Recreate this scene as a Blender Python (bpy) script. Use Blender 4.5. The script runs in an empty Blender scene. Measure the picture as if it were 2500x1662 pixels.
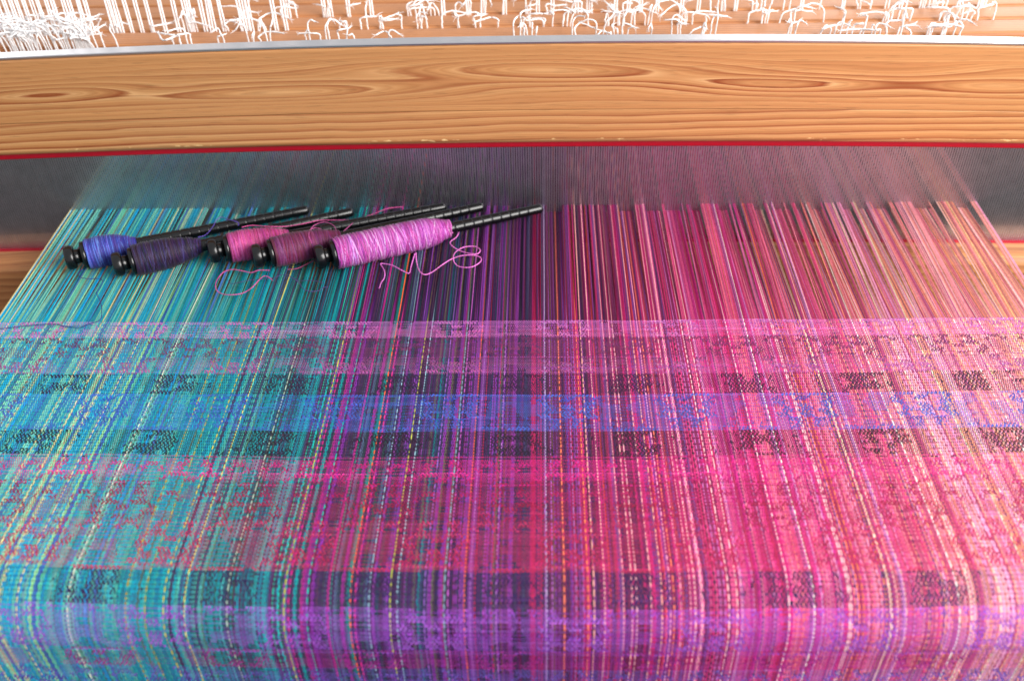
import bpy, math, random
import numpy as np
from mathutils import Vector, Matrix
rng = np.random.default_rng(11)
random.seed(5)
sc = bpy.context.scene
COL = sc.collection

# ------------------------------------------------------------------ camera
YAW, PITCH, ROLL = 0.03986, 0.68656, -0.0301
CAM = np.array([0.02029, 0.0, 0.42406])
F = 2360.38                      # focal length in pixels of a 2500 px wide picture
def cam_axes():
    cy, sy, cp, sp = math.cos(YAW), math.sin(YAW), math.cos(PITCH), math.sin(PITCH)
    f = np.array([-sy*cp, cy*cp, -sp]); r = np.array([cy, sy, 0.0]); u = np.cross(r, f)
    cr, sr = math.cos(ROLL), math.sin(ROLL)
    return cr*r+sr*u, -sr*r+cr*u, f
RX, UP, FW = cam_axes()
cd = bpy.data.cameras.new("camera"); cam = bpy.data.objects.new("camera", cd); COL.objects.link(cam)
m = Matrix.Identity(4)
for i in range(3):
    m[i][0], m[i][1], m[i][2], m[i][3] = RX[i], UP[i], -FW[i], CAM[i]
cam.matrix_world = m
cd.sensor_fit = 'HORIZONTAL'; cd.sensor_width = 36.0; cd.lens = F/2500*36
cd.clip_start = 0.01; cd.clip_end = 60
cd.dof.use_dof = True; cd.dof.focus_distance = 0.665; cd.dof.aperture_fstop = 5.0
sc.camera = cam

def proj(x, y, z):
    q = np.array([x, y, z], float)-CAM
    d = q@FW
    return 1250+F*(q@RX)/d, 831-F*(q@UP)/d
def at(px, py, z=0.0):
    """point of the horizontal plane at height z that lies on the line of sight through (px, py)"""
    d = FW+RX*(px-1250)/F-UP*(py-831)/F
    t = (z-CAM[2])/d[2]
    return Vector(CAM+d*t)
def at_y(px, py, y):
    d = FW+RX*(px-1250)/F-UP*(py-831)/F
    t = (y-CAM[1])/d[1]
    return Vector(CAM+d*t)

# ------------------------------------------------------------------ light
def area(name, loc, target, sx, sy, energy, color):
    l = bpy.data.lights.new(name, 'AREA'); l.shape = 'RECTANGLE'; l.size = sx; l.size_y = sy
    l.energy = energy; l.color = color
    o = bpy.data.objects.new(name, l); COL.objects.link(o); o.location = loc
    o.rotation_euler = (Vector(target)-Vector(loc)).to_track_quat('-Z', 'Y').to_euler()
    return o
area("window_light", (1.50, 2.7, 1.30), (0.1, 0.5, 0.0), 1.7, 1.5, 44, (1.0, 0.98, 0.97))
area("side_window_light", (1.45, -0.30, 0.90), (0.15, 0.5, 0.0), 1.3, 1.3, 74, (1.0, 0.97, 0.94))
area("far_window_light", (-1.75, 2.6, 1.25), (0, 0.5, 0.0), 0.7, 1.2, 7, (0.95, 0.98, 1.0))
w = bpy.data.worlds.new("World"); sc.world = w; w.use_nodes = True
w.node_tree.nodes["Background"].inputs[0].default_value = (0.93, 0.96, 1.0, 1)
w.node_tree.nodes["Background"].inputs[1].default_value = 0.70
sc.view_settings.view_transform = 'Standard'; sc.view_settings.look = 'None'
sc.view_settings.exposure = 0.12; sc.view_settings.gamma = 1.0
sc.view_settings.use_curve_mapping = False

# ------------------------------------------------------------------ helpers
def lin(c):
    c = np.asarray(c, float)/255.0
    return np.where(c <= 0.04045, c/12.92, ((c+0.055)/1.055)**2.4)
def mesh(name, v, q, mat, col=None, fl=None, smooth=True, mats=None):
    v = np.asarray(v, np.float32).reshape(-1, 3); q = np.asarray(q, np.int32)
    k = q.shape[1]
    me = bpy.data.meshes.new(name)
    me.vertices.add(len(v)); me.vertices.foreach_set("co", v.ravel())
    me.loops.add(q.size); me.loops.foreach_set("vertex_index", q.ravel())
    me.polygons.add(len(q)); me.polygons.foreach_set("loop_start", np.arange(0, q.size, k, dtype=np.int32))
    me.update(calc_edges=True)
    me.polygons.foreach_set("use_smooth", np.full(len(q), smooth, dtype=bool))
    if col is not None:
        a = me.attributes.new("yarn", 'FLOAT_COLOR', 'POINT')
        c = np.ones((len(v), 4), np.float32); c[:, :3] = col
        a.data.foreach_set("color", c.ravel())
    if fl is not None:
        for kx, val in fl.items():
            a = me.attributes.new(kx, 'FLOAT', 'POINT')
            a.data.foreach_set("value", np.asarray(val, np.float32).ravel())
    me.materials.append(mat)
    me.validate()
    return me
def obj(name, me, parent=None, **props):
    o = bpy.data.objects.new(name, me); COL.objects.link(o)
    if parent is not None: o.parent = parent
    for k, val in props.items(): o[k] = val
    return o
def thing(name, label, cat, loc=(0, 0, 0), group=None):
    o = bpy.data.objects.new(name, None); COL.objects.link(o); o.location = loc
    o.empty_display_size = 0.02
    o['label'] = label; o['category'] = cat
    if group: o['group'] = group
    return o
def strips(stations, closed=False):
    """stations: (n, S, C, 3) -> n separate strips of S stations, C points across"""
    n, S, C, _ = stations.shape
    base = (np.arange(n)*S*C)[:, None, None]
    s = np.arange(S-1)[None, :, None]; cc = C if closed else C-1
    c = np.arange(cc)[None, None, :]; c2 = (c+1) % C
    a = base+s*C+c; b = base+s*C+c2; d = base+(s+1)*C+c2; e = base+(s+1)*C+c
    return stations.reshape(-1, 3), np.stack([a, b, d, e], -1).reshape(-1, 4)
def tube(pts, r, sides=6, caps=True):
    p = np.array([list(x) for x in pts], float); n = len(p)
    t = np.gradient(p, axis=0); t /= np.linalg.norm(t, axis=1)[:, None]+1e-12
    ref = np.array([0.13, 0.2, 0.97])
    if abs((t@ref)).max() > 0.95: ref = np.array([0.97, 0.2, -0.1])
    a = np.cross(t, ref); a /= np.linalg.norm(a, axis=1)[:, None]+1e-12
    b = np.cross(t, a)
    rr = np.broadcast_to(np.asarray(r, float), (n,))
    an = np.arange(sides)*2*math.pi/sides
    v = p[:, None, :]+rr[:, None, None]*(np.cos(an)[None, :, None]*a[:, None, :]+np.sin(an)[None, :, None]*b[:, None, :])
    return strips(v[None], closed=True)
def spline(pts, n=8):
    p = np.array([list(x) for x in pts], float)
    P = np.vstack([2*p[0]-p[1], p, 2*p[-1]-p[-2]])
    out = []
    for i in range(1, len(P)-2):
        t = np.linspace(0, 1, n, endpoint=False)[:, None]
        a, b, c, d = P[i-1], P[i], P[i+1], P[i+2]
        out.append(0.5*((2*b)+(c-a)*t+(2*a-5*b+4*c-d)*t**2+(3*b-a-3*c+d)*t**3))
    out.append(P[-2][None])
    return np.vstack(out)
def vnoise(x, y, seed=0):
    r = np.random.default_rng(seed).random((64, 64))
    x = np.asarray(x, float); y = np.asarray(y, float)
    xi = np.floor(x).astype(int); yi = np.floor(y).astype(int)
    fx = x-xi; fy = y-yi; fx = fx*fx*(3-2*fx); fy = fy*fy*(3-2*fy)
    g = lambda a, b: r[a % 64, b % 64]
    return (g(xi, yi)*(1-fx)+g(xi+1, yi)*fx)*(1-fy)+(g(xi, yi+1)*(1-fx)+g(xi+1, yi+1)*fx)*fy
def ear(n):
    return [n]

# ------------------------------------------------------------------ materials
def new_mat(name):
    mt = bpy.data.materials.new(name); mt.use_nodes = True
    nt = mt.node_tree; b = nt.nodes["Principled BSDF"]
    return mt, nt, b
def N(nt, t, **kw):
    n = nt.nodes.new(t)
    for k, v in kw.items(): setattr(n, k, v)
    return n
def yarn_mat(name, rough, spec, sheen, amp=0.25, scale=900):
    mt, nt, b = new_mat(name)
    a = N(nt, 'ShaderNodeAttribute', attribute_name='yarn')
    tc = N(nt, 'ShaderNodeTexCoord')
    no = N(nt, 'ShaderNodeTexNoise'); no.inputs['Scale'].default_value = scale; no.inputs['Detail'].default_value = 2
    nt.links.new(tc.outputs['Object'], no.inputs['Vector'])
    mr = N(nt, 'ShaderNodeMapRange'); mr.inputs['From Min'].default_value = 0.25; mr.inputs['From Max'].default_value = 0.75
    mr.inputs['To Min'].default_value = 1-amp; mr.inputs['To Max'].default_value = 1+amp
    nt.links.new(no.outputs['Fac'], mr.inputs['Value'])
    mx = N(nt, 'ShaderNodeVectorMath', operation='SCALE')
    nt.links.new(a.outputs['Color'], mx.inputs[0]); nt.links.new(mr.outputs['Result'], mx.inputs['Scale'])
    nt.links.new(mx.outputs['Vector'], b.inputs['Base Color'])
    b.inputs['Roughness'].default_value = rough
    b.inputs['Specular IOR Level'].default_value = spec
    b.inputs['Sheen Weight'].default_value = sheen
    b.inputs['Sheen Roughness'].default_value = 0.4
    return mt
M_WARP = yarn_mat('warp yarn', 0.55, 0.22, 0.07)
M_CLOTH = yarn_mat('woven yarn', 0.55, 0.22, 0.06, 0.3, 1100)
M_PIRN = yarn_mat('wound yarn', 0.55, 0.3, 0.15, 0.3, 1500)
def plain(name, rgb, rough, metal=0.0, spec=0.5, bump=0.0, bscale=400, var=0.0):
    mt, nt, b = new_mat(name)
    c = lin(rgb)
    b.inputs['Base Color'].default_value = (*c, 1); b.inputs['Roughness'].default_value = rough
    b.inputs['Metallic'].default_value = metal; b.inputs['Specular IOR Level'].default_value = spec
    tc = N(nt, 'ShaderNodeTexCoord'); no = N(nt, 'ShaderNodeTexNoise'); no.inputs['Scale'].default_value = bscale
    nt.links.new(tc.outputs['Object'], no.inputs['Vector'])
    if var:
        mr = N(nt, 'ShaderNodeMapRange'); mr.inputs['To Min'].default_value = 1-var; mr.inputs['To Max'].default_value = 1+var
        nt.links.new(no.outputs['Fac'], mr.inputs['Value'])
        mx = N(nt, 'ShaderNodeVectorMath', operation='SCALE'); mx.inputs[0].default_value = c
        nt.links.new(mr.outputs['Result'], mx.inputs['Scale']); nt.links.new(mx.outputs['Vector'], b.inputs['Base Color'])
    if bump:
        bp = N(nt, 'ShaderNodeBump'); bp.inputs['Strength'].default_value = bump; bp.inputs['Distance'].default_value = 0.0005
        nt.links.new(no.outputs['Fac'], bp.inputs['Height']); nt.links.new(bp.outputs['Normal'], b.inputs['Normal'])
    return mt
M_BLACK = plain('black turned plastic', (9, 9, 11), 0.24, bump=0.08, bscale=700, var=0.25)
M_STEEL = plain('reed steel', (196, 194, 201), 0.36, metal=1.0, var=0.2, bscale=120)
M_RED = plain('red binding tape', (170, 8, 34), 0.55, spec=0.3, var=0.15, bscale=250)
M_STRING = plain('white polyester cord', (246, 246, 247), 0.6, spec=0.3, bump=0.6, bscale=1800, var=0.05)
M_FLOOR = plain('dark floor', (26, 25, 27), 0.8, var=0.3, bscale=6)

def metal_strip_mat():
    mt, nt, b = new_mat('brushed aluminium')
    b.inputs['Metallic'].default_value = 1.0
    b.inputs['Base Color'].default_value = (0.62, 0.60, 0.61, 1)
    tc = N(nt, 'ShaderNodeTexCoord'); mp = N(nt, 'ShaderNodeMapping'); mp.inputs['Scale'].default_value = (6, 900, 900)
    no = N(nt, 'ShaderNodeTexNoise'); no.inputs['Scale'].default_value = 1; no.inputs['Detail'].default_value = 4
    nt.links.new(tc.outputs['Object'], mp.inputs['Vector']); nt.links.new(mp.outputs['Vector'], no.inputs['Vector'])
    mr = N(nt, 'ShaderNodeMapRange'); mr.inputs['To Min'].default_value = 0.22; mr.inputs['To Max'].default_value = 0.42
    nt.links.new(no.outputs['Fac'], mr.inputs['Value']); nt.links.new(mr.outputs['Result'], b.inputs['Roughness'])
    return mt
M_ALU = metal_strip_mat()

def wood_mat(name, light, mid, dark, rough=0.42, rings=1.0, chips=False):
    """annual rings from the 'grain' field of the board, fine fibre from noise"""
    mt, nt, b = new_mat(name)
    a = N(nt, 'ShaderNodeAttribute', attribute_name='grain')
    tc = N(nt, 'ShaderNodeTexCoord')
    mp = N(nt, 'ShaderNodeMapping'); mp.inputs['Scale'].default_value = (5, 500, 500)
    nt.links.new(tc.outputs['Object'], mp.inputs['Vector'])
    fib = N(nt, 'ShaderNodeTexNoise'); fib.inputs['Scale'].default_value = 1; fib.inputs['Detail'].default_value = 5; fib.inputs['Roughness'].default_value = 0.65
    nt.links.new(mp.outputs['Vector'], fib.inputs['Vector'])
    mp2 = N(nt, 'ShaderNodeMapping'); mp2.inputs['Scale'].default_value = (2.5, 30, 30)
    nt.links.new(tc.outputs['Object'], mp2.inputs['Vector'])
    big = N(nt, 'ShaderNodeTexNoise'); big.inputs['Scale'].default_value = 1; big.inputs['Detail'].default_value = 3
    nt.links.new(mp2.outputs['Vector'], big.inputs['Vector'])
    # jitter of the ring position
    ad = N(nt, 'ShaderNodeMath', operation='MULTIPLY_ADD'); ad.inputs[1].default_value = 0.30
    nt.links.new(fib.outputs['Fac'], ad.inputs[0]); nt.links.new(a.outputs['Fac'], ad.inputs[2])
    fr = N(nt, 'ShaderNodeMath', operation='FRACT'); nt.links.new(ad.outputs[0], fr.inputs[0])
    cr = N(nt, 'ShaderNodeValToRGB')
    e = cr.color_ramp.elements
    e[0].position = 0.0; e[0].color = (*lin(light), 1)
    e[1].position = 0.36; e[1].color = (*lin(mid), 1)
    x = e.new(0.66); x.color = (*(0.6*lin(mid)+0.4*lin(dark)), 1)
    x = e.new(0.87); x.color = (*lin(dark), 1)
    x = e.new(0.96); x.color = (*(0.5*lin(light)+0.5*lin(dark)), 1)
    x = e.new(1.0); x.color = (*lin(light), 1)
    nt.links.new(fr.outputs[0], cr.inputs['Fac'])
    # ring contrast varies along the board
    mr = N(nt, 'ShaderNodeMapRange'); mr.inputs['From Min'].default_value = 0.3; mr.inputs['From Max'].default_value = 0.62
    mr.inputs['To Min'].default_value = 0.5; mr.inputs['To Max'].default_value = 1.1
    nt.links.new(big.outputs['Fac'], mr.inputs['Value'])
    m1 = N(nt, 'ShaderNodeMix', data_type='RGBA'); m1.inputs[6].default_value = (*lin(mid), 1)
    sa = N(nt, 'ShaderNodeAttribute', attribute_name='streak')
    sm = N(nt, 'ShaderNodeMath', operation='MULTIPLY'); sm.use_clamp = True
    nt.links.new(mr.outputs['Result'], sm.inputs[0]); nt.links.new(sa.outputs['Fac'], sm.inputs[1])
    nt.links.new(sm.outputs[0], m1.inputs['Factor']); nt.links.new(cr.outputs['Color'], m1.inputs[7])
    mf = N(nt, 'ShaderNodeMapRange'); mf.inputs['From Min'].default_value = 0.3; mf.inputs['From Max'].default_value = 0.7
    mf.inputs['To Min'].default_value = 0.90; mf.inputs['To Max'].default_value = 1.09
    nt.links.new(fib.outputs['Fac'], mf.inputs['Value'])
    # fine rings between the strong ones
    f3 = N(nt, 'ShaderNodeMath', operation='MULTIPLY_ADD'); f3.inputs[1].default_value = 3.7
    nt.links.new(a.outputs['Fac'], f3.inputs[0]); nt.links.new(big.outputs['Fac'], f3.inputs[2])
    f4 = N(nt, 'ShaderNodeMath', operation='FRACT'); nt.links.new(f3.outputs[0], f4.inputs[0])
    c3 = N(nt, 'ShaderNodeValToRGB'); e3 = c3.color_ramp.elements
    e3[0].position = 0; e3[0].color = (1.03, 1.03, 1.03, 1); e3[1].position = 1; e3[1].color = (1.03, 1.03, 1.03, 1)
    x3 = e3.new(0.78); x3.color = (0.86, 0.80, 0.74, 1)
    nt.links.new(f4.outputs[0], c3.inputs['Fac'])
    mm = N(nt, 'ShaderNodeVectorMath', operation='MULTIPLY')
    nt.links.new(m1.outputs[2], mm.inputs[0]); nt.links.new(c3.outputs['Color'], mm.inputs[1])
    m2 = N(nt, 'ShaderNodeVectorMath', operation='SCALE')
    nt.links.new(mm.outputs['Vector'], m2.inputs[0]); nt.links.new(mf.outputs['Result'], m2.inputs['Scale'])
    mpp = N(nt, 'ShaderNodeMapping'); mpp.inputs['Scale'].default_value = (45, 1100, 1100)
    nt.links.new(tc.outputs['Object'], mpp.inputs['Vector'])
    po = N(nt, 'ShaderNodeTexNoise'); po.inputs['Scale'].default_value = 1; po.inputs['Detail'].default_value = 1
    nt.links.new(mpp.outputs['Vector'], po.inputs['Vector'])
    pr_ = N(nt, 'ShaderNodeMapRange'); pr_.inputs['From Min'].default_value = 0.30; pr_.inputs['From Max'].default_value = 0.38
    pr_.inputs['To Min'].default_value = 0.80; pr_.inputs['To Max'].default_value = 1.0
    nt.links.new(po.outputs['Fac'], pr_.inputs['Value'])
    m4 = N(nt, 'ShaderNodeVectorMath', operation='SCALE'); nt.links.new(m2.outputs['Vector'], m4.inputs[0]); nt.links.new(pr_.outputs['Result'], m4.inputs['Scale'])
    last = m4.outputs['Vector']
    bump_h = fib.outputs['Fac']
    if chips:
        ed = N(nt, 'ShaderNodeAttribute', attribute_name='edge')
        mp3 = N(nt, 'ShaderNodeMapping'); mp3.inputs['Scale'].default_value = (170, 260, 330)
        nt.links.new(tc.outputs['Object'], mp3.inputs['Vector'])
        ch = N(nt, 'ShaderNodeTexNoise'); ch.inputs['Scale'].default_value = 1; ch.inputs['Detail'].default_value = 3
        nt.links.new(mp3.outputs['Vector'], ch.inputs['Vector'])
        mp4 = N(nt, 'ShaderNodeMapping'); mp4.inputs['Scale'].default_value = (14, 1, 1)
        nt.links.new(tc.outputs['Object'], mp4.inputs['Vector'])
        c2 = N(nt, 'ShaderNodeTexNoise'); c2.inputs['Scale'].default_value = 1
        nt.links.new(mp4.outputs['Vector'], c2.inputs['Vector'])
        mu = N(nt, 'ShaderNodeMath', operation='MULTIPLY'); nt.links.new(ch.outputs['Fac'], mu.inputs[0]); nt.links.new(ed.outputs['Fac'], mu.inputs[1])
        mu2 = N(nt, 'ShaderNodeMath', operation='MULTIPLY'); nt.links.new(mu.outputs[0], mu2.inputs[0]); nt.links.new(c2.outputs['Fac'], mu2.inputs[1])
        ms = N(nt, 'ShaderNodeMapRange'); ms.inputs['From Min'].default_value = 0.35; ms.inputs['From Max'].default_value = 0.42
        nt.links.new(mu2.outputs[0], ms.inputs['Value'])
        m3 = N(nt, 'ShaderNodeMix', data_type='RGBA'); m3.inputs[7].default_value = (*lin((232, 196, 138)), 1)
        nt.links.new(ms.outputs['Result'], m3.inputs['Factor']); nt.links.new(last, m3.inputs[6])
        last = m3.outputs[2]
    nt.links.new(last, b.inputs['Base Color'])
    b.inputs['Roughness'].default_value = rough; b.inputs['Specular IOR Level'].default_value = 0.4
    b.inputs['Coat Weight'].default_value = 0.15; b.inputs['Coat Roughness'].default_value = 0.3
    bp = N(nt, 'ShaderNodeBump'); bp.inputs['Strength'].default_value = 0.12; bp.inputs['Distance'].default_value = 0.0006
    nt.links.new(bump_h, bp.inputs['Height']); nt.links.new(bp.outputs['Normal'], b.inputs['Normal'])
    return mt
M_PINE = wood_mat('varnished pine', (204, 156, 106), (188, 134, 84), (136, 64, 28), chips=True)
M_PINE2 = wood_mat('pine shaft', (204, 146, 96), (188, 126, 78), (132, 72, 38), rough=0.6)

# ------------------------------------------------------------------ setting
me = mesh('floor', [(-6, -5, -0.82), (6, -5, -0.82), (6, 7, -0.82), (-6, 7, -0.82)], [[0, 1, 2, 3]], M_FLOOR, smooth=False)
obj('floor', me, kind='structure')

# ------------------------------------------------------------------ shared geometry
R = 0.68836                     # depth of the reed
FELL = 0.5398                   # depth of the fell (where cloth begins)
NE = 1200                        # warp ends
XW = 0.375                      # half width of the warp
PITCH_X = 2*XW/NE
def arch(x, z):                 # the beater is very slightly crowned
    A = 0.0045+(np.asarray(z)+0.034)*0.023
    return A*(0.58-(np.asarray(x)/0.42)**2)

# ------------------------------------------------------------------ timber builder
def beam(name, prof, x0, x1, nx, mat, grain, parent, crown=True, edge=None, ends=True, streak=None, smooth=True):
    """prof: closed outline of (y, z); grain(x, y, z) -> ring field"""
    P = np.array(prof, float); n = len(P)
    xs = np.linspace(x0, x1, nx)
    v = np.zeros((nx, n, 3)); v[..., 0] = xs[:, None]; v[..., 1] = P[None, :, 0]; v[..., 2] = P[None, :, 1]
    g = grain(v[..., 0], v[..., 1], v[..., 2])
    ed = edge(v[..., 1], v[..., 2]) if edge else np.zeros((nx, n))
    sk = streak(v[..., 0], v[..., 2]) if streak else np.full((nx, n), 0.6)
    if crown: v[..., 2] += arch(v[..., 0], v[..., 2])
    vv, q = strips(v[None], closed=True)
    q = q[:, ::-1]
    # end caps as fans of quads round the outline centre
    if ends:
        cen = v.mean(axis=1)
        base = len(vv); vv = np.vstack([vv, cen[[0, -1]]])
        g = np.concatenate([g.ravel(), g[[0, -1]].mean(axis=1)]); ed = np.concatenate([ed.ravel(), [0, 0]]); sk = np.concatenate([sk.ravel(), [.6, .6]])
        capq = []
        for k, off in ((0, 0), (1, (nx-1)*n)):
            for i in range(0, n, 2):
                a, b2, c2 = off+i, off+(i+1) % n, off+(i+2) % n
                capq.append([base+k, a, b2, c2] if k else [base+k, c2, b2, a])
        q = np.vstack([q, np.array(capq)])
    me = mesh(name, vv, q, mat, fl={'grain': g, 'edge': ed, 'streak': sk}, smooth=smooth)
    return obj(name, me, parent)
def rounded(y0, y1, z0, z1, r, nseg=4, fine=0, rb=None):
    """outline of a board, counter-clockwise seen from +x; fine adds rows on the front (y0) face; even number of points"""
    out = []
    rb = r if rb is None else rb
    def arc(cy, cz, rr, a0, a1):
        for t in np.linspace(a0, a1, nseg): out.append((cy+rr*math.cos(t), cz+rr*math.sin(t)))
    arc(y1-r, z0+r, r, -math.pi/2, 0); arc(y1-r, z1-r, r, 0, math.pi/2)
    arc(y0+r, z1-r, r, math.pi/2, math.pi)
    if fine:
        for t in np.linspace(0, 1, fine+2)[1:-1]: out.append((y0, (z1-r)+(z0+rb-z1+r)*t))
    arc(y0+rb, z0+rb, rb, math.pi, 1.5*math.pi)
    if len(out) % 2: out.append(((out[-1][0]+out[0][0])/2, (out[-1][1]+out[0][1])/2))
    return out

# ------------------------------------------------------------------ beater
YF = R-0.010                    # front face of the beater cap
def z_row(row, y, px=1250):
    p = at_y(px, row, y); return p.z-float(arch(p.x, p.z))
Z_TOP, Z_BOT = z_row(111, YF), z_row(353, YF)
Z_JOINT = z_row(270, YF)
beater = thing('beater', 'pine beater of the loom holding the reed between wooden bars', 'loom beater', (0, R, 0))
beater.location = (0, 0, 0)
# metal strip lying on the cap
pb = at_y(1250, 111, YF); zt = Z_TOP+0.0025
def y_for(row, z, px=1250):
    p = at(px, row, z); return p.y
ys = y_for(87, zt+float(arch(0.0, zt)))
def bump2(x, z, cx, cz, sx, sz): return np.exp(-((x-cx)/sx)**2-((z-cz)/sz)**2)
EYES = []
for px, py, wx, wy, amp in ((120, 232, 150, 14, -1.5), (420, 212, 130, 12, 1.1), (690, 228, 230, 12, -2.3), (950, 190, 260, 11, 1.3),
                            (1350, 172, 300, 17, -2.4), (1560, 215, 250, 12, 1.2), (1880, 206, 190, 14, -2.6), (2130, 180, 220, 14, 1.5), (2420, 215, 160, 16, -1.2)):
    p = at_y(px, py, YF)
    EYES.append((p.x, p.z-float(arch(p.x, p.z)), wx*0.00034, wy*0.00046, amp*0.72))
ZC = z_row(205, YF); HZ = Z_TOP-Z_JOINT
def grain_up(x, y, z):
    u = (z-ZC)/HZ+0.10*(vnoise(x*3.2+5, z*0, 3)-0.5)
    f = 12.5*u*u*np.sign(u)+2.6*u
    f = np.abs(f)+0.0
    for cx, cz, sx, sz, a in EYES: f = f+a*bump2(x, z, cx, cz, sx, sz)
    f = f+2.2*(vnoise(x*5+3, z*38, 8)-0.5)+0.45*(vnoise(x*16, z*130, 9)-0.5)
    return f+20-(y-YF)*60
def grain_low(x, y, z):
    u = (z-Z_BOT)/(Z_JOINT-Z_BOT)
    f = -4.3*u+1.9*(vnoise(x*2.6+9, z*12, 21)-0.5)+0.45*(vnoise(x*9, z*70, 22)-0.5)+0.16*(vnoise(x*34, z*120, 27)-0.5)+1.6*x
    return f+30-(y-YF)*50
edgef = lambda y, z: np.clip(1-np.abs(z-(Z_BOT+0.0036))/0.0050, 0, 1)*(y < YF+0.006)*1.35
UPK = rounded(YF, ys-0.0004, Z_JOINT+0.0002, Z_TOP, 0.0008, 3, 44, rb=0.0003)
LPK = rounded(YF, ys-0.0004, Z_BOT, Z_JOINT-0.0002, 0.0003, 3, 26, rb=0.0045)
BX = 0.62
def streak_up(x, z):
    u = (z-ZC)/HZ+0.10*(vnoise(x*3.2+5, z*0, 3)-0.5)
    return np.exp(-(u/0.27)**2)*(0.55+0.9*vnoise(x*6+11, z*60, 41))+0.10
def streak_low(x, z): return 0.30+0.75*vnoise(x*5+2, z*45, 43)
o = beam('plank', UPK, -BX, BX, 520, M_PINE, grain_up, beater, streak=streak_up); o['label'] = 'upper plank of the beater cap with long flame grain'
o = beam('plank', LPK, -BX, BX, 420, M_PINE, grain_low, beater, edge=edgef, streak=streak_low); o['label'] = 'lower plank of the beater cap with straight wavy grain and chipped edge'
MS = rounded(YF+0.0008, ys, Z_TOP+0.0002, zt, 0.0006, 3)
beam('metal_strip', MS, -BX, BX, 90, M_ALU, lambda x, y, z: x*0, beater, smooth=False)
# board under the reed
ZB1 = z_row(607, R-0.016)
def grain_b(x, y, z): return 6*vnoise(x*2.0, z*0+4, 31)+z*130+y*60+1.2*vnoise(x*8, z*60, 33)
beam('race_board', rounded(R-0.026, R+0.03, ZB1-0.085, ZB1-0.002, 0.009, 5, 8), -BX, BX, 160, M_PINE2, grain_b, beater)

# ------------------------------------------------------------------ reed
reed = thing('reed', 'steel weaving reed with red bindings, fine upright wires', 'reed')
ZR0, ZR1 = z_row(586, R), z_row(355.5, R)
XR = 0.60
dp = 2*XW/400
xs = np.arange(-XR+dp/2, XR, dp); nd = len(xs)
xs = xs+rng.normal(0, dp*0.02, nd)
hw = 0.00057
zz = np.array([ZR0-0.004, ZR1+0.004])
st = np.zeros((nd, 2, 4, 3))
offs = [(-hw, 0.0010), (-hw, 0.0003), (hw, 0.0003), (hw, 0.0010)]
for s in range(2):
    for c, (dx, dy) in enumerate(offs):
        st[:, s, c, 0] = xs+dx; st[:, s, c, 1] = R+dy; st[:, s, c, 2] = zz[s]+arch(xs, zz[s])
v, q = strips(st, closed=True)
obj('reed_wires', mesh('reed_wires', v, q, M_STEEL, smooth=False), reed, kind='stuff')
for (z0, z1, y0, lab) in ((ZR0-0.0085, ZR0, R-0.006, 'lower red binding of the reed'), (ZR1, ZR1+0.006, R-0.004, 'upper red binding of the reed')):
    o = beam('binding', rounded(y0, R+0.012, z0, z1, 0.0018, 4), -XR-0.01, XR+0.01, 80, M_RED, lambda x, y, z: x*0, reed); o['label'] = lab

# ------------------------------------------------------------------ warp colours
PAL = [  # position across the warp, (colour, weight) list
 (0.00, [((112,190,172),5),((150,205,168),4),((0,168,215),2),((226,210,160),.8),((60,150,165),3),((120,200,190),3)]),
 (0.07, [((96,186,172),5),((140,200,165),3),((0,165,205),3),((40,150,170),4),((205,190,130),.7),((150,100,60),.3),((60,110,170),1)]),
 (0.16, [((40,160,170),5),((90,180,165),4),((0,150,195),4),((60,110,170),2),((140,195,150),2),((210,205,150),.5),((120,150,160),1)]),
 (0.24, [((0,150,165),5),((10,130,150),5),((60,160,160),3),((110,165,190),.6),((165,155,70),.6),((50,90,130),1.4),((70,120,110),2)]),
 (0.31, [((0,130,145),4),((30,90,105),4),((50,60,85),4),((40,75,75),3),((0,165,170),2),((175,170,70),.6),((150,185,195),.3),((80,50,95),2)]),
 (0.38, [((46,50,74),5),((64,34,78),5),((36,60,74),3),((0,120,130),1.2),((150,40,125),.6),((120,45,135),1.5),((70,90,120),1.5),((175,170,80),.4)]),
 (0.45, [((72,31,80),5.5),((54,36,66),4),((50,52,94),3),((122,46,144),3.6),((160,40,120),.7),((225,100,70),.12),((80,80,75),1.5)]),
 (0.52, [((100,29,76),5),((74,31,78),4),((120,45,134),3.8),((172,27,86),2.8),((50,50,80),1.5),((165,90,170),1),((110,60,70),1.5)]),
 (0.59, [((156,28,94),5),((112,27,78),4.5),((188,38,110),4),((128,54,128),2.5),((235,155,165),1.6),((240,120,80),.5),((80,30,70),2),((200,70,60),1)]),
 (0.67, [((204,42,124),6),((182,34,98),3.5),((215,80,135),3),((240,165,185),2),((120,45,110),2),((215,75,75),.6),((150,45,90),2),((205,100,170),2)]),
 (0.76, [((210,60,125),5),((225,110,150),4),((180,40,90),3),((245,190,185),2),((226,112,118),1.6),((140,66,134),.7),((215,130,185),3),((245,225,215),.4),((235,120,80),.3)]),
 (0.85, [((228,118,158),5),((226,122,120),2.6),((236,158,198),4),((190,66,112),2.2),((248,230,205),.5),((238,150,118),2.2),((110,55,105),.2),((235,160,170),1.5)]),
 (0.94, [((238,138,140),4),((242,160,180),4),((242,160,130),4),((246,205,140),.9),((216,100,130),2),((248,225,215),1.4),((205,95,110),.8)]),
 (1.00, [((242,150,150),4),((246,172,186),4),((245,170,140),4),((248,215,150),.7)])]
def pick_warp(t):
    k = 0
    while k < len(PAL)-2 and PAL[k+1][0] < t: k += 1
    a, b = PAL[k], PAL[k+1]
    s = (t-a[0])/(b[0]-a[0])
    p = (b if rng.random() < s else a)[1]
    ww = np.array([x[1] for x in p]); return np.array(p[rng.choice(len(p), p=ww/ww.sum())][0], float)
wc = np.zeros((NE, 3)); i = 0
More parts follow.
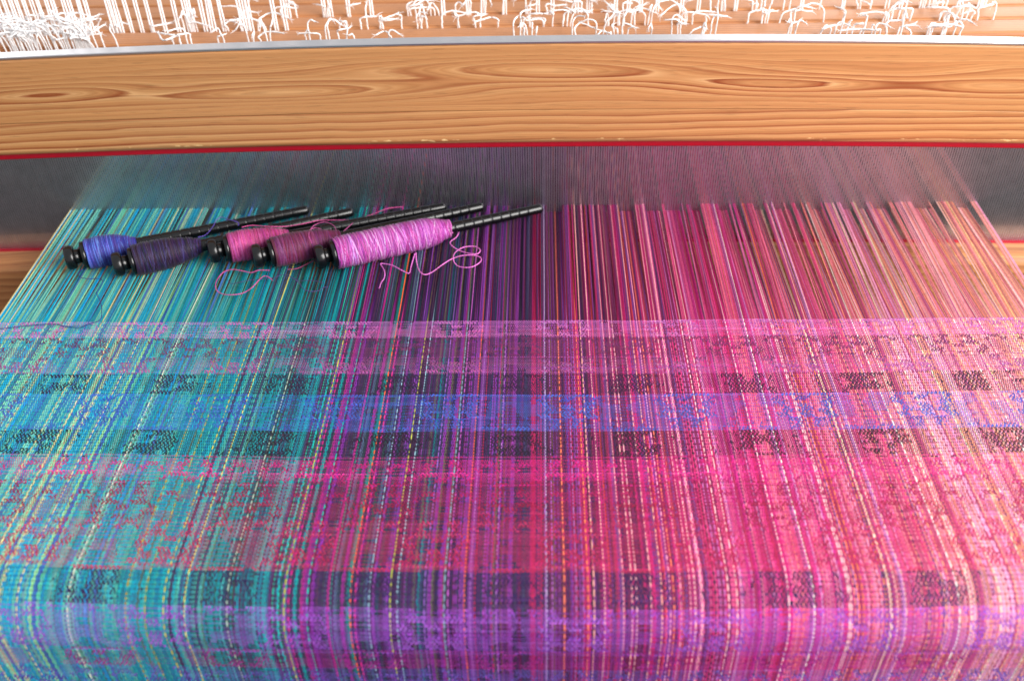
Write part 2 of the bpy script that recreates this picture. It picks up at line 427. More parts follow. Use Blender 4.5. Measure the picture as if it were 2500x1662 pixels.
while i < NE:
    c = pick_warp((i+0.5)/NE); n = rng.choice([1, 2, 3, 4], p=[.60, .28, .09, .03])
    if (c.max() > 165 and c.min() > 88 and i > NE*0.2) or c.max() < 120: n = 1 if c.max() > 165 else min(n, 2)
    if c[0] > 150 and c[2] < 150 and i < NE*0.5: n = 1
    if c[0] > 200 and c[2] < 118: n = 1
    if c.max() < 150 and i > NE*0.62: n = 1
    for k in range(n):
        if i+k < NE: wc[i+k] = np.clip(c+rng.normal(0, 7, 3), 8, 252)
    i += n
ACC = [(630, (190,185,75)), (668, (205,200,110)), (745, (150,178,160)), (850, (185,185,70)), (812, (0,150,160)), (858, (205,30,130)), (930, (190,40,130)), (970, (235,95,50)),
       (979, (215,40,130)), (1005, (128,164,182)), (1056, (140,182,196)), (1105, (140,90,180)), (1142, (122,150,170)), (1190, (160,100,180)), (1213, (150,60,160)), (1330, (172,150,186)),
       (1405, (245,125,80)), (1434, (245,170,170)), (1470, (235,150,165)), (1520, (240,160,165)), (1560, (235,120,90)), (1600, (245,180,185)), (1660, (248,190,195)), (1676, (245,185,190)), (1769, (245,190,200)),
       (1949, (75,35,90)), (2027, (85,35,85)), (2079, (252,240,232)), (2115, (95,45,95)), (2155, (250,232,200)), (2331, (252,240,232)), (2428, (250,226,150)), (2240, (250,205,205)), (1880, (250,205,210)),
       (330, (225,205,150)), (180, (0,165,215)), (250, (205,190,140)), (455, (210,215,190)), (560, (175,155,60))]
for apx, ac in ACC:
    ai = int((at(apx, 785, 0).x+XW)/PITCH_X)
    if 0 <= ai < NE: wc[ai] = ac
wc[:2] = (222, 205, 150); wc[2:5] = (0, 170, 220); wc[-3:] = (246, 170, 200)
tq = np.clip(((np.arange(NE)+.5)/NE-0.68)/0.25, 0, 1)[:, None]
WL = lin(wc)*(1-0.07*tq)+0.07*tq*np.array([1.0, 0.80, 0.82])  # bright haze on the right put into the yarn colour, ends paled there
WL = WL*0.93
ex = -XW+(np.arange(NE)+0.5)*PITCH_X
# shed: runs of neighbouring ends lie in the upper or the lower sheet
shed = np.zeros(NE); i = 0; sgn = 1
while i < NE:
    n = int(rng.choice([2, 3, 5, 8, 14, 22])); shed[i:i+n] = sgn; sgn = -sgn; i += n

# ------------------------------------------------------------------ the cloth path
YB, RB = 0.3265, 0.030         # top edge and radius of the breast beam
S1 = FELL-YB; S2 = S1+RB*math.pi/2
def bow(s): return 0.0015+0.021*np.clip(s, 0, 0.26)
def path(x, s, h):
    """point of the cloth at width x, distance s from the fell, height h above its face"""
    x, s, h = np.broadcast_arrays(np.asarray(x, float), np.asarray(s, float), np.asarray(h, float))
    s = s-bow(s)*((x-0.01)/0.40)**2+bow(s)*0.35+0.0011*(vnoise(x*24+40, s*12, 95)-0.5)+0.0004*(vnoise(x*110+40, s*40, 96)-0.5)
    h = h+(0.0016*(vnoise(x*13+40, s*9+3, 97)-0.5)+0.0007*(vnoise(x*45+40, s*26+3, 98)-0.5))*np.clip((s-0.03)/0.1, 0, 1)
    a = np.clip((s-S1)/RB, 0, math.pi/2)
    y = np.where(s < S1, FELL-s, YB-(RB+h)*np.sin(a))
    z = np.where(s < S1, h, np.where(s < S2, -RB+(RB+h)*np.cos(a), -RB-(s-S2)))
    y = np.where(s >= S2, YB-RB-h, y)
    return np.stack([x, y, z], -1)
ROWS = [785, 822, 869, 912, 962, 1044, 1113, 1178, 1272, 1386, 1486, 1590, 1634, 1760]
ss = np.linspace(-0.01, 0.40, 1200)
pr = np.array([proj(*p)[1] for p in path(0.0, ss, 0)])
SB = np.interp(ROWS, pr, ss); SB[0] = 0.0
BANDS = [((186,100,170), 'orchid pink weft band along the fell', 10), ((112,48,90), 'plum weft band below the orchid pink edge', 6),
         ((158,78,138), 'mauve weft band above the aubergine stripe', 9), ((46,26,58), 'aubergine weft band above the blue one', 6),
         ((66,92,184), 'cornflower blue weft band', 9), ((36,22,40), 'blackish weft band under the blue one', 4),
         ((196,28,116), 'hot magenta weft band', 8), ((150,20,70), 'crimson weft band below the magenta one', 8),
         ((180,38,84), 'raspberry red weft band', 9), ((50,26,74), 'dark indigo weft band at the bend of the beam', 6),
         ((150,76,188), 'violet weft band curving over the beam', 8), ((152,46,136), 'plum magenta weft band hanging below the beam', 8),
         ((100,78,166), 'blue violet weft band at the lowest edge', 8)]

weaving = thing('weaving', 'half woven striped cloth with turquoise, purple and coral warp threads', 'weaving')

# ------------------------------------------------------------------ woven cloth: every interlacing is modelled
PK = 0.00128                    # pick spacing
HWX, HWY = PITCH_X*0.54, PK*0.50
MOTIF = np.array([[{'.': 0, 'W': 1, 'P': 2}[c] for c in row] for row in (
    "......WWW..WWW......", "P....W.PPWWPP.W....P", ".....WWPPPPPPWW.....", "......W.PWWP.W......", "P.....WW.WW.WW.....P",
    "PP...WWPPWWPPWW...PP", "PPP....WW..WW....PPP", ".P......WPPW......P.", "..WW...WWPPWW...WW..", ".WPPW..WPPPPW..WPPW.")])
OFFS = [0, 11, 5, 17, 2, 14, 8, 20, 3, 9, 24, 6, 13]
def draft(i, j, b):
    """True where the warp end i lies over pick j (arrays)"""
    I, J = np.meshgrid(i, j, indexing='ij')
    ph = 55 if b % 2 else 0
    Ii = (I+ph+np.round(4*vnoise(J/3.0+b*5, I*0, 51)).astype(int)+rng.integers(-1, 2, J.shape[1])[None, :]) % 120
    cell = MOTIF[((J+OFFS[b % len(OFFS)])//3) % MOTIF.shape[0], Ii//6]
    if b in (3, 5, 9):                       # dark bands: plain solid blocks of weft with a small eye in each
        u = np.abs(Ii-60)
        v_ = (J-j[0])/max(1, len(j))
        rag = rng.integers(-4, 5, (len(i)//60+1, J.shape[1]//2+1))[(np.arange(len(i))//60)[:, None], (np.arange(J.shape[1])//2)[None, :]]
        hole = vnoise(I/8.0+7*b, J/3.2, 57)
        cell = np.where(u < 22+rag, np.where(hole > 0.74, 2, np.where(hole > 0.64, 0, 1)), np.where(u > 44+rag, 2, np.where(hole > 0.85, 1, 0)))
    t = (I+0.5)/NE
    n1 = vnoise(I/13.0+b*9, J/7.0, 54)
    up = (I+J) % 2 == 0
    thr = 0.34+0.24*np.clip((0.36-t)/0.08, 0, 1)+0.16*np.clip((t-0.62)/0.1, 0, 1)
    thr = thr-(0.22 if b in (3, 5, 9) else 0.13 if b in (0, 6, 7, 8, 10, 11, 12) else 0.04)
    up = np.where(n1 < thr, (J+2*(I % 2)) % 4 != 0, up)
    up = np.where(cell == 1, (I+np.array([0, 2, 1, 3])[J % 4]) % 4 == 0, up)
    up = np.where(cell == 2, (J+2*(I % 2)) % 4 != 0, up)
    return up
def runs(L):
    """start, length of True runs along the last axis"""
    n, mlen = L.shape
    pad = np.zeros((n, 1), bool)
    d = np.diff(np.concatenate([pad, L, pad], 1).astype(np.int8), axis=1)
    r0, c0 = np.nonzero(d == 1); r1, c1 = np.nonzero(d == -1)
    return r0, c0, c1-c0
def x_view(s):
    p = path(0.0, s, 0); q = np.array([float(p[0]), float(p[1]), float(p[2])])-CAM
    d = q@FW; half = d*1250/F
    c = -(-d*0+0); x_c = CAM[0]-(q[1]*0)
    # centre of the view at that depth
    x0 = at(1250, proj(*p)[1], float(p[2])).x
    return x0-half-0.05, x0+half+0.05
tot = 0
NPK = [max(4, int(round((SB[b+1]-SB[b])/PK))) for b in range(len(BANDS))]
EDGE = np.concatenate([np.linspace(SB[b], SB[b+1], NPK[b]+1)[:-1] for b in range(len(BANDS))]+[[SB[-1]]])
BAND = np.repeat(np.arange(len(BANDS)), NPK); JOFF = np.concatenate([[0], np.cumsum(NPK)])
SMID = (EDGE[1:]+EDGE[:-1])/2; PKW = np.diff(EDGE)
alli = np.arange(NE)
UPALL = np.concatenate([draft(alli, np.arange(JOFF[b], JOFF[b+1]), b) for b in range(len(BANDS))], axis=1)
CWALL = np.zeros((len(SMID), 3))
for b, (rgb, lab, jit) in enumerate(BANDS):
    n = NPK[b]
    cw = np.clip(np.array(rgb)[None]+rng.normal(0, jit, (n, 1))+rng.normal(0, jit*0.6, (n, 3)), 6, 250)
    for e_ in (0, 1):                          # a few picks of the neighbouring colour at the change-over
        if b > 0 and rng.random() < 0.35: cw[e_] = np.array(BANDS[b-1][0])
    CWALL[JOFF[b]:JOFF[b+1]] = lin(cw)*0.95
FR, FC, FL_ = runs(UPALL)
XV = [x_view(SB[b]) for b in range(len(BANDS))]
for b, (rgb, lab, jit) in enumerate(BANDS):
    xa, xb = XV[b]
    jj = np.arange(JOFF[b], JOFF[b+1])
    V, Q, C = [], [], []
    base = 0
    def addmesh(v, q, c):
        global base, tot
        V.append(v); Q.append(q+base); C.append(c); base += len(v); tot += len(q)*2
    inb = (BAND[FC] == b) & (ex[FR] > xa) & (ex[FR] < xb)
    for short in (True, False):                # 1. warp floats on the face
        sel = inb & ((FL_ == 1) if short else (FL_ > 1))
        r, c0, L = FR[sel], FC[sel], FL_[sel]
        if not len(r): continue
        x = ex[r]+rng.normal(0, PITCH_X*0.07, len(r)); ov = 0.27*PKW[c0]; a = EDGE[c0]-ov; e = EDGE[c0+L]+ov
        if short:
            tt = np.array([0.0, 0.5, 1.0]); hh = np.array([-0.00028, 0.00024, -0.00028]); wv = HWX*np.array([0.72, 1.0, 0.72])
        else:
            tt = np.array([0, 0.25, 0.75, 1.0]); hh = np.array([-0.00030, 0.00026, 0.00026, -0.00030]); wv = HWX*np.array([0.75, 1.02, 1.02, 0.75])
        S = len(tt)
        st = np.zeros((len(r), S, 3, 3))
        hgt = (0.8+0.1*np.minimum(L, 4))[:, None]*hh[None]
        sx = a[:, None]+(e-a)[:, None]*tt[None]
        for c, (dx, dh) in enumerate(((-1, -0.00018), (0, 0.00012), (1, -0.00018))):
            st[:, :, c, :] = path(x[:, None]+dx*wv[None], sx, hgt+dh)
        v, q = strips(st)
        addmesh(v, q, np.repeat(WL[r]*(1+rng.normal(0, .08, (len(r), 1))), S*3, axis=0))
    # 2. weft floats on the face
    ii = np.nonzero((ex > xa) & (ex < xb))[0]
    r, c0, L = runs(~UPALL[ii][:, jj].T)
    xl = ex[ii[0]]-PITCH_X/2
    a = xl+(c0-0.12)*PITCH_X; e = xl+(c0+L+0.12)*PITCH_X
    hy = PKW[jj[r]]*0.5
    sj = SMID[jj[r]]+rng.normal(0, PK*0.05, len(r))
    S = 3
    tt = np.array([0, 0.5, 1.0]); hh = np.array([-0.00022, 0.00022, -0.00022])
    st = np.zeros((len(r), S, 3, 3))
    hgt = (0.75+0.12*np.minimum(L, 5))[:, None]*hh[None]
    xx = a[:, None]+(e-a)[:, None]*tt[None]
    for c, (ds, dh) in enumerate(((-1, -0.00020), (0, 0.00012), (1, -0.00020))):
        st[:, :, c, :] = path(xx, (sj+ds*hy*0.72)[:, None]+0*xx, hgt+dh)
    v, q = strips(st); q = q[:, ::-1]
    CW = CWALL[jj]
    addmesh(v, q, np.repeat(CW[r]*(1+rng.normal(0, .08, (len(r), 1))+0.5*(vnoise(xx[:, :1]*14+r[:, None]*3.7, r[:, None]*1.3+b, 91)-0.5)), S*3, axis=0))
    # 3. the threads lying under the floats
    xg = np.linspace(ex[ii[0]]-PITCH_X/2, ex[ii[-1]]+PITCH_X/2, 40)
    st = np.zeros((len(jj), 40, 2, 3))
    for c, ee in enumerate((EDGE[jj], EDGE[jj+1])):
        st[:, :, c, :] = path(xg[None]+0*ee[:, None], ee[:, None]+0*xg[None], -0.00050)
    v, q = strips(st); addmesh(v, q[:, ::-1], np.repeat(CW*0.9, 80, axis=0))
    s0, s1 = SB[b], SB[b+1]
    ns = max(2, int((s1-s0)/0.004)+1); sg = np.linspace(s0, s1, ns)
    st = np.zeros((len(ii), ns, 2, 3))
    for c, dx in enumerate((-1, 1)):
        st[:, :, c, :] = path((ex[ii]+dx*HWX*0.7)[:, None]+0*sg[None], sg[None]+0*ii[:, None], -0.00040)
    v, q = strips(st); addmesh(v, q, np.repeat(WL[ii], ns*2, axis=0))
    me = mesh('weft_band', np.vstack(V), np.vstack(Q), M_CLOTH, col=np.vstack(C))
    obj('weft_band', me, weaving, label=lab)
print('cloth tris', tot)

# ------------------------------------------------------------------ unwoven warp
yy_tail = [R+0.012, R+0.075, R+0.20]
def thread_stations(idx):
    x = ex[idx]; n = len(idx)
    f = path(x, 0.0002, 0.0)
    S = 6
    st = np.zeros((n, S, 3, 3))
    hw = PITCH_X*(0.48+0.12*rng.random(n))
    hw = hw*np.where(x > 0.05, 1.04, 1.0)
    yk = np.stack([f[:, 1], f[:, 1]*0+FELL+0.05, f[:, 1]*0+R-0.02, *[f[:, 1]*0+y for y in yy_tail]], 1)
    sh = shed[idx]
    amp = np.array([0, 0.0011, 0.0028, 0.0033, 0.0050, 0.006])[None]*sh[:, None]
    amp = amp+rng.normal(0, 0.00035, (n, 1))*np.array([0, 1, 1, 1, 2, 2])[None]
    xo = rng.normal(0, PITCH_X*0.12, (n, 1))*np.array([0, 0.7, 1, 1, 1, 1])[None]
    for c, (dx, dz) in enumerate(((-1, -0.0003), (0, 0.00032), (1, -0.0003))):
        st[:, :, c, 0] = x[:, None]+xo+dx*hw[:, None]; st[:, :, c, 1] = yk; st[:, :, c, 2] = amp+dz
    return st
idx = np.arange(NE); ST = thread_stations(idx)
lum = wc@np.array([.3, .6, .1])
loc = np.array([abs(lum[k]-np.median(lum[max(0, k-12):k+13])) for k in range(NE)])
pick = np.sort(np.argsort(-loc)[:300]); rest = np.setdiff1d(idx, pick)
v, q = strips(ST[rest])
obj('warp_threads', mesh('warp_threads', v, q, M_WARP, col=np.repeat(WL[rest], 18, axis=0)), weaving, kind='stuff')
for k in pick:
    v, q = strips(ST[k:k+1])
    obj('warp_thread', mesh('warp_thread', v, q, M_WARP, col=np.repeat(WL[k:k+1], 18, axis=0)), weaving)

# ------------------------------------------------------------------ breast beam under the cloth
bb = rounded(YB-RB+0.0012, YB+0.045, -0.085, -0.0012, RB-0.001, 6)
o = beam('breast_beam', bb, -BX, BX, 40, M_PINE2, lambda x, y, z: y*200+z*150+2*vnoise(x*4, z*50, 61), None, crown=False)
o['label'] = 'rounded pine breast beam under the front bend of the cloth'; o['category'] = 'loom beam'

# ------------------------------------------------------------------ heddle shafts with white cords
ZS = 0.125
ybk = [y_for(r_, ZS) for r_ in (92, 64, 33, 2, -30)]
cord_n = 0
SHAFTS = []
for k in range(4):
    y0 = (ybk[k]-0.004 if k == 0 else ybk[k]+0.0022); y1 = ybk[k+1]
    lab = ['pine shaft bar directly behind the metal strip, lowest in the picture', 'second pine shaft bar behind the metal strip',
           'third pine shaft bar behind the metal strip, near the top', 'rearmost pine shaft bar at the top edge'][k]
    sh_ = thing('heddle_shaft', lab, 'heddle shaft', group='heddle shafts behind the beater')
    gr = (lambda kk: lambda x, y, z: y*260+z*130+2.6*vnoise(x*2.6+kk*7, y*20, 70+kk)+0.7*vnoise(x*9, y*200, 80+kk))(k)
    beam('bar', rounded(y0, y1, ZS-0.030, ZS, 0.0035, 5), -BX, BX, 160, M_PINE2, gr, sh_, crown=False)
    SHAFTS.append((sh_, y0, y1))
    # heddles hanging under the bar down to the warp
    hx = rng.normal(0.03, 0.13, (0, 16, 46, 60)[k]); hx = np.sort(hx[np.abs(hx) < XW])
    if k == 0: continue
    hv, hq, bs = [], [], 0
    for x in hx:
        v, q = tube([(x, (y0+y1)/2, ZS-0.026), (x+rng.normal(0, .001), (y0+y1)/2, 0.05), (x, (y0+y1)/2, 0.012)], 0.0006, 4)
        hv.append(v); hq.append(q+bs); bs += len(v)
    obj('heddles', mesh('heddles', np.vstack(hv), np.vstack(hq), M_STRING), sh_, kind='stuff')
def cord(pts, sh_, r=0.0007, n=6):
    p = spline(pts, n)
    p[1:-1] += rng.normal(0, r*0.16, (len(p)-2, 3))
    rr = r*(1+rng.normal(0, .10, len(p)))
    v, q = tube(p, rr, 5)
    d = p[-1]-p[-2]; d /= np.linalg.norm(d)+1e-9
    if n > 3:
        vs, qs, bs = [v], [q], len(v)
        for _ in range(3):
            t = d+rng.normal(0, .45, 3)
            v2, q2 = tube([p[-1]-d*r, p[-1]+t*r*2.2, p[-1]+(t+rng.normal(0, .3, 3))*r*4.5], [r*.45, r*.38, r*.2], 3)
            vs.append(v2); qs.append(q2+bs); bs += len(v2)
        v, q = np.vstack(vs), np.vstack(qs)
    obj('heddle_cord', mesh('heddle_cord', v, q, M_STRING), sh_)
# clusters: (centre px, spread, gap index (0 = behind the metal strip), number)
def px_to_x(px, k):
    y = SHAFTS[k][1]; return at_y(px, [88, 62, 32, 5][k], y).x
def loose(px, k, h, lean, bend, r=0.0006):
    """cord that comes up out of the gap in front of bar k, bends over and ends loose"""
    sh_, y0, _ = SHAFTS[k]
    x = px_to_x(px, k); yb = y0-0.0012
    z0 = ZS-0.006
    p = [(x, yb, z0), (x+lean*0.15, yb-0.0008, ZS+h*0.35), (x+lean*0.45, yb-0.001+rng.normal(0, .001), ZS+h*0.8),
         (x+lean*0.9+bend*0.35, yb-0.001+rng.normal(0, .003), ZS+h*(1.0)), (x+lean+bend, yb+rng.normal(0, .004), ZS+h*rng.uniform(.7, 1.15))]
    cord(p, sh_, r)
def upright(px, k, r=0.0007):
    sh_, y0, _ = SHAFTS[k]
    x = px_to_x(px, k); j = rng.normal(0, .0012)
    for d in (0, 0.0021):
        cord([(x+d, y0-0.0013, ZS-0.006), (x+d+j*.3, y0-0.0013, ZS+0.02), (x+d+j, y0-0.001, ZS+0.07)], sh_, r, 3)
# dense fringe at the left
for t in range(70): loose(rng.uniform(-30, 235), 0, rng.uniform(.008, .022), rng.normal(-.004, .006), rng.normal(-.004, .012), 0.0006)
for t in range(50): loose(rng.uniform(-30, 240), 1, rng.uniform(.004, .016), rng.normal(0, .006), rng.normal(0, .012), 0.0006)
for px in (12, 30, 45, 60, 75, 95, 110, 130, 145, 170, 185): upright(px, 1)
# scattered ends along the front gap
for px in (215, 232, 250, 285, 425, 455, 530, 546, 605, 618, 636, 650, 662, 746, 757, 785, 795, 803, 830, 842, 866, 950, 958,
           1260, 1268, 1280, 1288, 1300, 1308, 1395, 1455, 1470, 1482, 1492, 1500, 1507, 1515, 1522, 1530, 1590, 1640, 1652, 1658,
           1712, 1735, 1745, 1920, 1928, 1938, 2022, 2034, 2048, 2062, 2076, 2102, 2125, 2132, 2190, 2196, 2260, 2266, 2292, 2300, 2306, 2325, 2345):
    h = rng.uniform(.006, .019)
    loose(px+rng.normal(0, 2), 0, h, rng.normal(0, .0025), rng.normal(0, .007))
for px in list(rng.uniform(240, 2060, 32))+list(rng.normal(1560, 60, 10))+list(rng.normal(1000, 50, 8))+list(rng.uniform(2150, 2420, 14)):
    loose(px, 1, rng.uniform(.005, .018), rng.normal(0, .003), rng.normal(0, .009))
for px in list(rng.uniform(560, 1500, 24))+list(rng.uniform(1700, 2330, 20)):
    loose(px, 2, rng.uniform(.004, .016), rng.normal(0, .003), rng.normal(0, .009))
for px in rng.uniform(235, 2380, 44):                                  # cut ends lying along the gaps
    loose(px, int(rng.choice([0, 1, 1, 2])), rng.uniform(.005, .012), rng.normal(0, .004), rng.choice([-1, 1])*rng.uniform(.008, .020), 0.0007)
for px in (205, 222, 275, 285, 293, 318, 342, 368, 400, 432, 458, 467, 498, 512, 520, 544, 592, 603, 612, 672, 696, 703, 790, 806, 850, 905,
           1080, 1140, 1175, 1230, 1310, 1345, 1405, 1432): upright(px, 1 if px < 700 else 2)
for px in (1500, 1530, 1560, 1600, 1660, 1700, 1760, 1790, 1950, 2050, 2190, 2240, 2270, 2380, 2392): upright(px, 2)

# ------------------------------------------------------------------ pirns
def rot_profile(prof, sides=28):
    P = np.array(prof, float); n = len(P)
    a = np.arange(sides)*2*math.pi/sides
    v = np.zeros((n, sides, 3)); v[..., 0] = P[:, 0:1]; v[..., 1] = P[:, 1:2]*np.cos(a); v[..., 2] = P[:, 1:2]*np.sin(a)
    return strips(v[None], closed=True)
def lathe(name, prof, mat, parent, sides=28):
    v, q = rot_profile(prof, sides)
    me = mesh(name, v, q, mat)
    return obj(name, me, parent)
def roundrect(x0, x1, r, bev=0.0012):
    out = [(x0, 0.0001)]
    for t in np.linspace(0, 1, 5): a = t*math.pi/2; out.append((x0+bev-bev*math.cos(a), r-bev+bev*math.sin(a)))
    for t in np.linspace(0, 1, 5): a = t*math.pi/2; out.append((x1-bev+bev*math.sin(a), r-bev+bev*math.cos(a)))
    out.append((x1, 0.0001)); return out
def winding(parent, x0, x1, shape, cols, seed, turns=95):
    """yarn wound on the pirn: a core body plus a helix of thread"""
    g = np.random.default_rng(seed)
    ts = np.linspace(0, 1, 40)
    rr = np.interp(ts, [s[0] for s in shape], [s[1] for s in shape])
    rr = np.convolve(np.pad(rr, 2, mode='edge'), np.ones(5)/5, 'valid')
    xs = x0+(x1-x0)*ts
    v, q = rot_profile([(x0, 0.003)]+list(zip(xs, rr-0.0004))+[(x1, 0.003)], 32)
    cols = np.array(cols, float)
    V, C, Q, base = [v], [np.tile(lin(cols.mean(0))*0.8, (len(v), 1))], [q], len(v)
    sd = 26
    nt_ = int(turns*1.5)
    for k in range(nt_):
        t0 = (k+0.5)/nt_+g.normal(0, 0.004); tilt = g.normal(0, 0.02)+(0.012 if k % 2 else -0.012)
        a = np.linspace(0, 2*math.pi, sd, endpoint=False)
        t = np.clip(t0+tilt*np.sin(a+g.uniform(0, .6))+0.003*np.sin(3*a+g.uniform(0, 6)), 0.0, 1)
        x = x0+(x1-x0)*t
        r = np.interp(t, ts, rr)+g.uniform(-0.00015, 0.0003)
        th = 0.00028
        ring = []
        for dx, dr in ((-th*1.5, -0.0003), (0, th), (th*1.5, -0.0003)):
            ring.append(np.stack([x+dx, (r+dr)*np.cos(a), (r+dr)*np.sin(a)], -1))
        st = np.stack(ring+[ring[0]*0], 1)[:, :3, :]         # (sd, 3, 3)
        st = np.concatenate([st, st[:1]], 0)
        vv, qq = strips(st[None])
        c = lin(np.clip(cols[g.integers(len(cols))]+g.normal(0, 7, 3), 5, 250))
        V.append(vv); Q.append(qq+base); base += len(vv)
        C.append(np.tile(c, (len(vv), 1)))
    me = mesh('yarn', np.vstack(V), np.vstack(Q), M_PIRN, col=np.vstack(C))
    return obj('yarn', me, parent)
PIRNS = []
def pirn(label, butt, tip, yarn_px, shape, cols, seed, lift=0.0, tipz=0.0075, rb=0.0093, grooves=(0.45, 0.97), turns=95):
    zb = 0.0125+lift
    A = at(butt[0], butt[1], zb); B = at(tip[0], tip[1], tipz)
    d = B-A; L = d.length
    t = thing('pirn', label, 'pirn', A, 'pirns of weft yarn lying on the warp')
    X = d.normalized(); Z = Vector((0, 0, 1)); Y = Z.cross(X).normalized(); Z = X.cross(Y)
    t.matrix_world = Matrix(((X.x, Y.x, Z.x, A.x), (X.y, Y.y, Z.y, A.y), (X.z, Y.z, Z.z, A.z), (0, 0, 0, 1)))
    # butt: knob, neck, collar
    lathe('knob', roundrect(-0.0035, 0.0040, rb, 0.0026), M_BLACK, t)
    lathe('neck', [(0.003, 0.0001), (0.003, 0.0060), (0.0045, 0.0056), (0.009, 0.0056), (0.0095, 0.0001)], M_BLACK, t)
    lathe('collar', roundrect(0.0085, 0.0125, rb+0.0012, 0.0018), M_BLACK, t)
    fr = lambda px: (px-butt[0])/(tip[0]-butt[0])
    def xat(px):                                 # position along the axis seen at column px
        lo, hi = 0.0, 1.0
        for _ in range(30):
            mid = (lo+hi)/2; P = A+d*mid
            if proj(*P)[0] < px: lo = mid
            else: hi = mid
        return lo*L
    x0, x1 = 0.0125, xat(yarn_px)
    # shaft with turned grooves
    r_at = lambda x: 0.0054+(0.0039-0.0054)*min(1, x/L)
    prof = [(0.010, 0.0001), (0.010, r_at(0))]
    g0, g1 = x1+0.004, L-0.014
    ng = max(3, int((g1-g0)/0.0066))
    prof.append((g0-0.002, r_at(g0)))
    for i in range(ng):
        gx = g0+(g1-g0)*i/(ng-1); r = r_at(gx)
        prof += [(gx-0.0009, r), (gx-0.0004, r), (gx-0.0002, r-0.00045), (gx+0.0002, r-0.00045), (gx+0.0004, r), (gx+0.0009, r)]
    for a in np.linspace(0, math.pi/2, 6): prof.append((L-0.0026+0.0026*math.sin(a), max(0.0001, r_at(L)-0.0026+0.0026*math.cos(a)) if a < 1.57 else 0.0001))
    lathe('spindle', prof, M_BLACK, t, 22)
    winding(t, x0, x1, shape, cols, seed, turns)
    PIRNS.append(t)
    return t
p1 = pirn('black pirn with cobalt blue yarn, farthest left', (171, 629), (753, 512), 335, [(0, .0112), (.25, .0122), (.6, .0110), (.9, .0072), (1, .0050)],
     [(50, 56, 146), (62, 62, 150), (84, 110, 196), (58, 46, 124), (72, 60, 146), (42, 52, 134)], 1, turns=62)
p2 = pirn('black pirn with dark violet yarn, between the blue and the rose ones', (287, 645), (862, 517), 492, [(0, .0114), (.15, .0122), (.5, .0116), (.85, .0082), (1, .0052)],
     [(36, 21, 50), (44, 28, 66), (30, 17, 42), (52, 36, 80), (40, 22, 48), (62, 48, 96)], 2, turns=78)
p3 = pirn('black pirn with rose magenta yarn, partly behind the plum one', (520, 613), (1088, 505), 705, [(0, .0112), (.3, .0120), (.7, .0098), (1, .0056)],
     [(168, 58, 122), (150, 50, 104), (190, 84, 146), (150, 44, 84), (176, 66, 124)], 3, lift=0.0005, turns=74)
p4 = pirn('black pirn with dark plum yarn, just left of the bright pink one', (627, 625), (1180, 504), 830, [(0, .0112), (.3, .0120), (.7, .0100), (1, .0056)],
     [(104, 34, 78), (90, 28, 66), (120, 46, 92), (96, 28, 60), (110, 50, 96)], 4, lift=0.0015, rb=0.0093, turns=82)
p5 = pirn('black pirn full of bright orchid pink yarn, nearest and rightmost', (780, 627), (1324, 508), 1096, [(0, .0116), (.1, .0122), (.55, .0122), (.82, .0116), (.92, .0090), (1, .0062)],
     [(176, 78, 160), (188, 106, 182), (160, 54, 138), (206, 150, 206), (170, 70, 154), (184, 96, 176), (152, 62, 148)], 5, lift=0.0005, turns=104)

def tail(parent, pts, rgb, z=0.0052, r=0.00036, n=6, zf=None):
    P = []
    for k, p in enumerate(pts):
        zz_ = p[2] if len(p) > 2 else z
        P.append(at(p[0], p[1], zz_))
    sp = spline(P, 16)
    v, q = tube(sp, r*(1+0.22*np.sin(np.arange(len(sp))*1.5)+rng.normal(0, .08, len(sp))), 5)
    c = lin(np.array(rgb, float))
    cl = np.clip(c[None]*(1+0.18*np.sin(np.arange(len(v))[:, None]/31.0)+rng.normal(0, .05, (len(v), 1))), 0, .95)
    me = mesh('yarn_tail', v, q, M_PIRN, col=cl)
    o = bpy.data.objects.new('yarn_tail', me); COL.objects.link(o); o.parent = parent
    o.matrix_parent_inverse = parent.matrix_world.inverted()
    return o
def sc_pts(pts, ox, oy, s): return [(ox+p[0]/s, oy+p[1]/s, *p[2:]) for p in pts]
PINK = (214, 110, 190)
bpy.context.view_layer.update()
tail(p5, sc_pts([(1335, 330, .012), (1345, 220, .0195), (1375, 260, .018), (1380, 335, .010), (1420, 310), (1448, 320), (1425, 375), (1365, 430), (1430, 490), (1530, 525), (1615, 532), (1645, 495), (1585, 462), (1480, 475),
                 (1405, 530), (1400, 600), (1450, 650), (1560, 655), (1640, 612), (1652, 572), (1590, 545), (1480, 548), (1380, 580), (1290, 635),
                 (1200, 700), (1130, 724), (1080, 690), (1055, 610), (1048, 520, .008)], 740, 480, 3.805), PINK, r=0.00042)
tail(p5, sc_pts([(1038, 530, .008), (1005, 640), (985, 710), (930, 692), (830, 640), (735, 622), (722, 632), (755, 690), (755, 750), (725, 800), (708, 850)], 740, 480, 3.805), (205, 105, 190), r=0.00042)
tail(p1, sc_pts([(560, 880, .006), (532, 905), (545, 935), (600, 945), (670, 945), (697, 965), (668, 1020), (655, 1045), (680, 1100), (690, 1160), (675, 1225, .003), (590, 1255, .0025), (540, 1275, .002), (440, 1267, .002), (360, 1252, .002), (200, 1262, .002), (-60, 1290, .002)], 0, 340, 2.775), (38, 40, 110), r=0.0003)
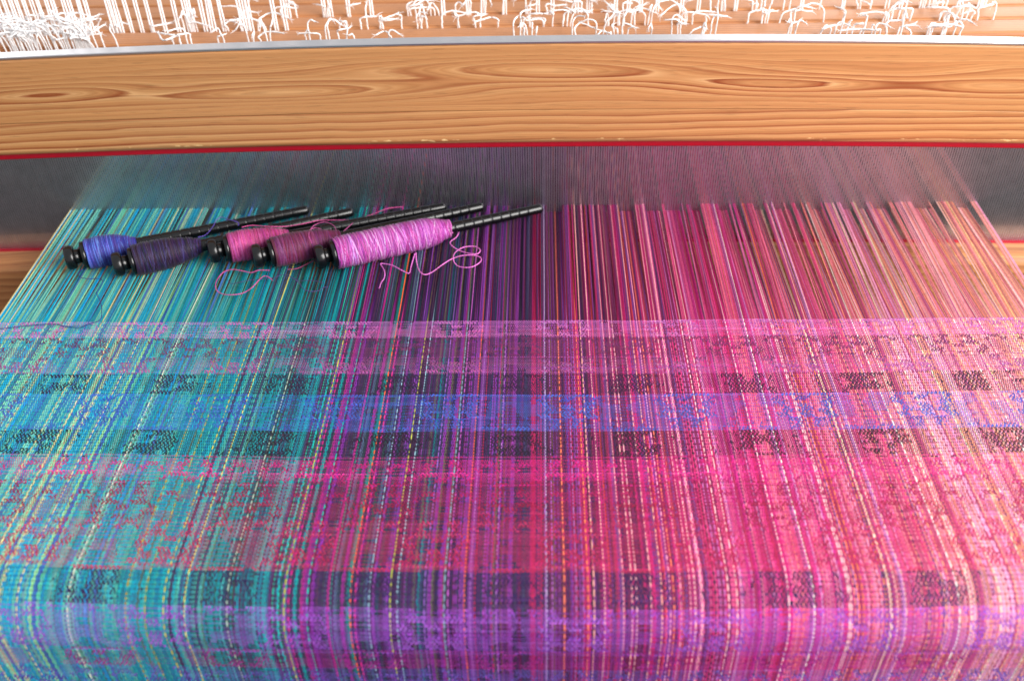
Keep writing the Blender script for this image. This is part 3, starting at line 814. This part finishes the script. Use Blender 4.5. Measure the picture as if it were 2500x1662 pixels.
tail(p1, sc_pts([(20, 560, .013), (130, 520, .013), (230, 400, .016), (270, 320, .014), (350, 282, .012), (420, 310, .014), (520, 335, .016), (575, 365, .014), (570, 400, .012)], 480, 480, 5.617), (92, 70, 170), r=0.0003)
tail(p3, sc_pts([(1000, 1010), (850, 1010), (750, 1042), (640, 1022), (500, 1000), (380, 1030), (300, 1110), (260, 1200), (280, 1290), (370, 1338), (500, 1345), (640, 1320), (760, 1245), (860, 1140), (920, 1092), (980, 1100), (1045, 1152)], 480, 480, 5.617), (190, 70, 140), r=0.00034)
tail(p3, sc_pts([(620, 420, .022), (760, 395, .022), (950, 408, .021), (1150, 412, .019), (1300, 400, .017), (1500, 365, .015), (1700, 325, .014), (2000, 322, .012), (2200, 310, .011), (2420, 240, .010), (2620, 165, .009), (2830, 140, .009)], 480, 480, 5.617), (185, 70, 130), r=0.00034)
tail(p4, sc_pts([(1580, 640, .022), (1538, 530, .024), (1560, 460, .022), (1620, 430, .020), (1690, 440, .020), (1745, 470, .019)], 480, 480, 5.617), (180, 76, 140), r=0.0003)
tail(p4, sc_pts([(1545, 470, .022), (1620, 390, .019), (1750, 350, .016), (1860, 385, .015), (1910, 450, .015), (1908, 530, .015)], 480, 480, 5.617), (168, 70, 130), r=0.0003)
tail(p4, sc_pts([(2010, 480, .016), (2100, 400, .014), (2180, 330, .012)], 480, 480, 5.617), (168, 70, 130), r=0.0003)
tail(p4, sc_pts([(1250, 1000), (1380, 985), (1500, 930), (1600, 880)], 480, 480, 5.617), (150, 50, 100), r=0.0003)
tail(p2, sc_pts([(430, 1145), (465, 1190), (560, 1182), (700, 1150), (880, 1132), (1060, 1115), (1160, 1072), (1260, 1085), (1320, 1120), (1400, 1150), (1600, 1152), (1740, 1185)], 480, 480, 5.617), (52, 40, 92), r=0.00028)
tail(p2, sc_pts([(1330, 1120), (1410, 1190), (1460, 1262), (1560, 1300), (1690, 1283), (1740, 1245), (1800, 1240)], 480, 480, 5.617), (66, 48, 110), r=0.00028)
print('objects', len(bpy.data.objects))
